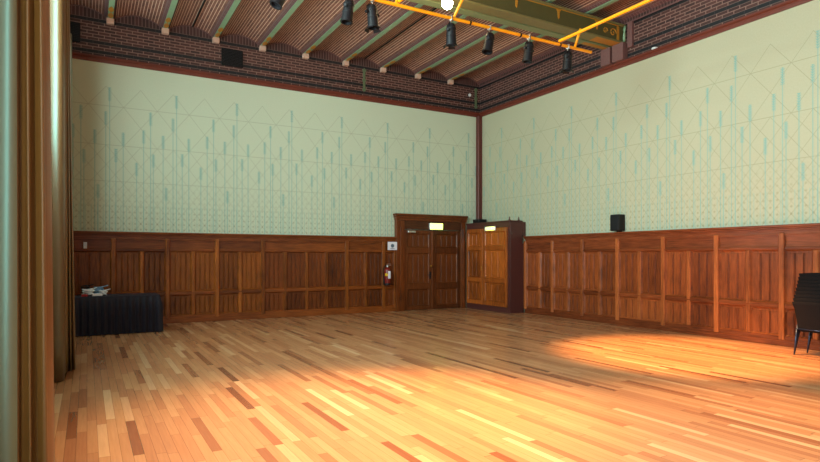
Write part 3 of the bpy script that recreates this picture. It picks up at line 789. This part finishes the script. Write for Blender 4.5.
for h_ in bare:       # four of the lamps carry no barn doors
    for c_ in list(h_.children):
        if c_.name.startswith('barn_door'): bpy.data.objects.remove(c_)
# bare bulb
t = thing('pendant_bulb', 'glowing bare round bulb hanging in front of the olive girder', 'lamp', (5.18, 8.0, 5.62))
BZ = 5.70; bx, by = 5.22, 8.0
MB().lathe([(.01, -.095), (.05, -.08), (.085, -.04), (.095, 0), (.085, .04), (.05, .08), (.03, .10)], (bx, by, BZ)).build('bulb', M['bulb'], t, smooth=True)
MB().lathe([(.034, .10), (.036, .17), (.012, .19)], (bx, by, BZ)).build('socket', M['black_plastic'], t, smooth='angle')
MB().tube([(bx, by, BZ+.18), (bx, by, 6.55)], .006, 6).build('cord', M['black_plastic'], t)

# ------------------------------------------------------------------ curtains
def curtain(name, plan, ztop, zbot, m, lab, parts, flare=None, group=None, seed=0):
    """plan: list of (x, y); parts: list of (i0, i1, partname, material) index ranges of the plan"""
    t = thing(name, lab, 'curtain', (plan[0][0], plan[0][1], 0), 0, group)
    zs = [zbot+(ztop-zbot)*k/14 for k in range(15)]
    for i0, i1, pn, pm in parts:
        b = bmesh.new(); R = []
        for j, z in enumerate(zs):
            v = (z-zbot)/(ztop-zbot); row = []
            for k in range(i0, i1+1):
                x, y = plan[k]
                dx = .006*math.sin(k*.31+v*2.3+seed)*(1-v)
                if flare: dx += flare(x, v)
                row.append(b.verts.new((x+dx, y+.006*math.sin(k*.2+v*3+seed), z)))
            R.append(row)
        for A, B in zip(R, R[1:]):
            for k in range(len(A)-1): b.faces.new((A[k], A[k+1], B[k+1], B[k]))
        mb = MB(); mb.b.free(); mb.b = b
        o = mb.build(pn, pm, t, smooth=True)
        s = o.modifiers.new('thickness', 'SOLIDIFY'); s.thickness = .008; s.offset = 0
    return t
def smooth_path(pts, n=8):
    out = []
    P = [pts[0]]+list(pts)+[pts[-1]]
    for i in range(1, len(P)-2):
        p0, p1, p2, p3 = [Vector((*q, 0)) for q in P[i-1:i+3]]
        for k in range(n):
            t = k/n
            q = .5*((2*p1)+(-p0+p2)*t+(2*p0-5*p1+4*p2-p3)*t*t+(-p0+3*p1-3*p2+p3)*t**3)
            out.append((q.x, q.y))
    out.append(pts[-1]); return out
# nearest curtain (stack on the pier between the first two windows)
fold_plan = smooth_path([(-.80, 3.50), (-.68, 3.36), (-.50, 3.24), (-.40, 3.20), (-.315, 3.165), (-.285, 3.19)], 8)
gold = [(-.285, 3.19), (-.278, 3.215), (-.268, 3.235), (-.255, 3.225), (-.243, 3.20), (-.232, 3.185), (-.222, 3.195), (-.216, 3.23), (-.208, 3.245), (-.200, 3.23), (-.193, 3.22), (-.185, 3.205), (-.176, 3.19), (-.166, 3.20), (-.158, 3.215), (-.152, 3.24), (-.148, 3.32), (-.16, 3.5), (-.25, 3.7), (-.5, 3.8)]
gold_plan = smooth_path(gold, 5)
plan = fold_plan[:-1]+gold_plan
ns = len(fold_plan)-1
curtain('curtain', plan, 5.75, .015, M['curtain'], 'nearest floor-length gold satin curtain with daylight sheen painted on its broad fold, at the left picture edge',
        [(0, ns, 'daylit_fold', M['daylit_satin']), (ns, len(plan)-1, 'pleated_drape', M['curtain'])], flare=lambda x, v: -.045*v*max(0, min(1, (x+.3)/.15)), group='gold curtains at the left windows', seed=1)
# second stack
p2 = smooth_path([(-.80, 8.20), (-.70, 8.12), (-.55, 8.03), (-.42, 7.96), (-.33, 7.92), (-.27, 7.93), (-.245, 8.02), (-.25, 8.3)], 6)
p3 = smooth_path([(-.25, 8.3), (-.235, 8.52), (-.22, 8.55), (-.205, 8.66), (-.19, 8.60), (-.175, 8.62), (-.165, 8.75), (-.155, 8.70), (-.14, 8.72), (-.135, 8.9), (-.2, 9.1), (-.5, 9.2)], 5)
plan2 = p2[:-1]+p3; n2 = len(p2)-1
def fl2(x, v):
    k = max(0, min(1, (x+.25)/.11)); return -.085*v*k
curtain('curtain', plan2, 5.75, .015, M['curtain_dark'], 'second gold curtain along the left wall, its hem on the floor behind the nearest one',
        [(0, n2, 'daylit_fold', M['daylit_satin_dim']), (n2, len(plan2)-1, 'pleated_drape', M['curtain_dark'])], fl2, 'gold curtains at the left windows', 2)
p4 = smooth_path([(-.80, 12.2), (-.6, 12.22), (-.42, 12.15), (-.34, 12.28), (-.28, 12.12), (-.24, 12.25), (-.215, 12.15), (-.195, 12.2), (-.19, 12.3), (-.3, 12.35)][:9], 5)
def fl3(x, v):
    k = max(0, min(1, (x+.3)/.11)); return -.045*v*k
p4 = [(x-.035, y+.55) for x, y in p4]
curtain('curtain', p4, 5.75, .015, M['curtain_dark'], 'farthest curtain, its rounded top ending below the brick frieze beside the back wall',
        [(0, len(p4)-1, 'pleated_drape', M['daylit_satin'])], fl3, 'gold curtains at the left windows', 3)  # whole drape wears the satin with daylight sheen tinted in

# ------------------------------------------------------------------ light
def area(name, loc, rot, sx, sy, power, color, spread=PI):
    l = bpy.data.lights.new(name, 'AREA'); l.shape = 'RECTANGLE'; l.size = sx; l.size_y = sy; l.energy = power; l.color = color; l.spread = spread
    o = bpy.data.objects.new(name, l); COL.objects.link(o); o.location = loc; o.rotation_euler = rot; return o
for i, (a, b, WZ0) in enumerate(WIN):
    area('window_daylight', (XL-.35, (a+b)/2, (WZ0+WZ1)/2), (0, -PI/2, 0), WZ1-WZ0, b-a, (540, 1080, 190)[i], (.75, 1.0, .98))
def spot(loc, target, power, ang, blend, color, size=.08):
    l = bpy.data.lights.new('stage_beam', 'SPOT'); l.energy = power; l.spot_size = math.radians(ang); l.spot_blend = blend; l.color = color; l.shadow_soft_size = size
    o = bpy.data.objects.new('stage_beam', l); COL.objects.link(o); o.location = loc
    d = Vector(target)-Vector(loc); o.rotation_euler = d.to_track_quat('-Z', 'Y').to_euler(); return o
WARM = (1.0, .52, .18)
spot((3.9, 4.6, 5.0), (2.5, 4.8, 0), 3300, 58, .85, WARM)
spot((3.9, 5.2, 5.0), (3.6, 5.4, 0), 600, 40, .9, (1.0, .60, .30))
spot((7.0, 5.6, 5.0), (8.0, 5.6, 0), 4800, 50, .7, WARM)
spot((7.0, 3.2, 5.0), (4.6, 2.5, 0), 2000, 62, .8, (1.0, .55, .24))

W = bpy.data.worlds.new('World'); S.world = W; W.use_nodes = True
bg = W.node_tree.nodes['Background']; bg.inputs[0].default_value = (.95, .98, .94, 1); bg.inputs[1].default_value = .5

# ------------------------------------------------------------------ camera
cam = bpy.data.cameras.new('Camera'); co = bpy.data.objects.new('Camera', cam); COL.objects.link(co)
f = 573.0
cam.sensor_fit = 'HORIZONTAL'; cam.sensor_width = 36; cam.lens = 36*f/820
cam.shift_y = (256-231)/820.0
yaw = math.atan(323/573)
co.location = (0, 0, 1.5); co.rotation_euler = (PI/2, 0, -yaw)
cam.clip_start = .05; cam.clip_end = 100
S.camera = co
S.view_settings.view_transform = 'Standard'; S.view_settings.look = 'None'; S.view_settings.gamma = 1
S.view_settings.use_curve_mapping = False
S.view_settings.exposure = 0.12
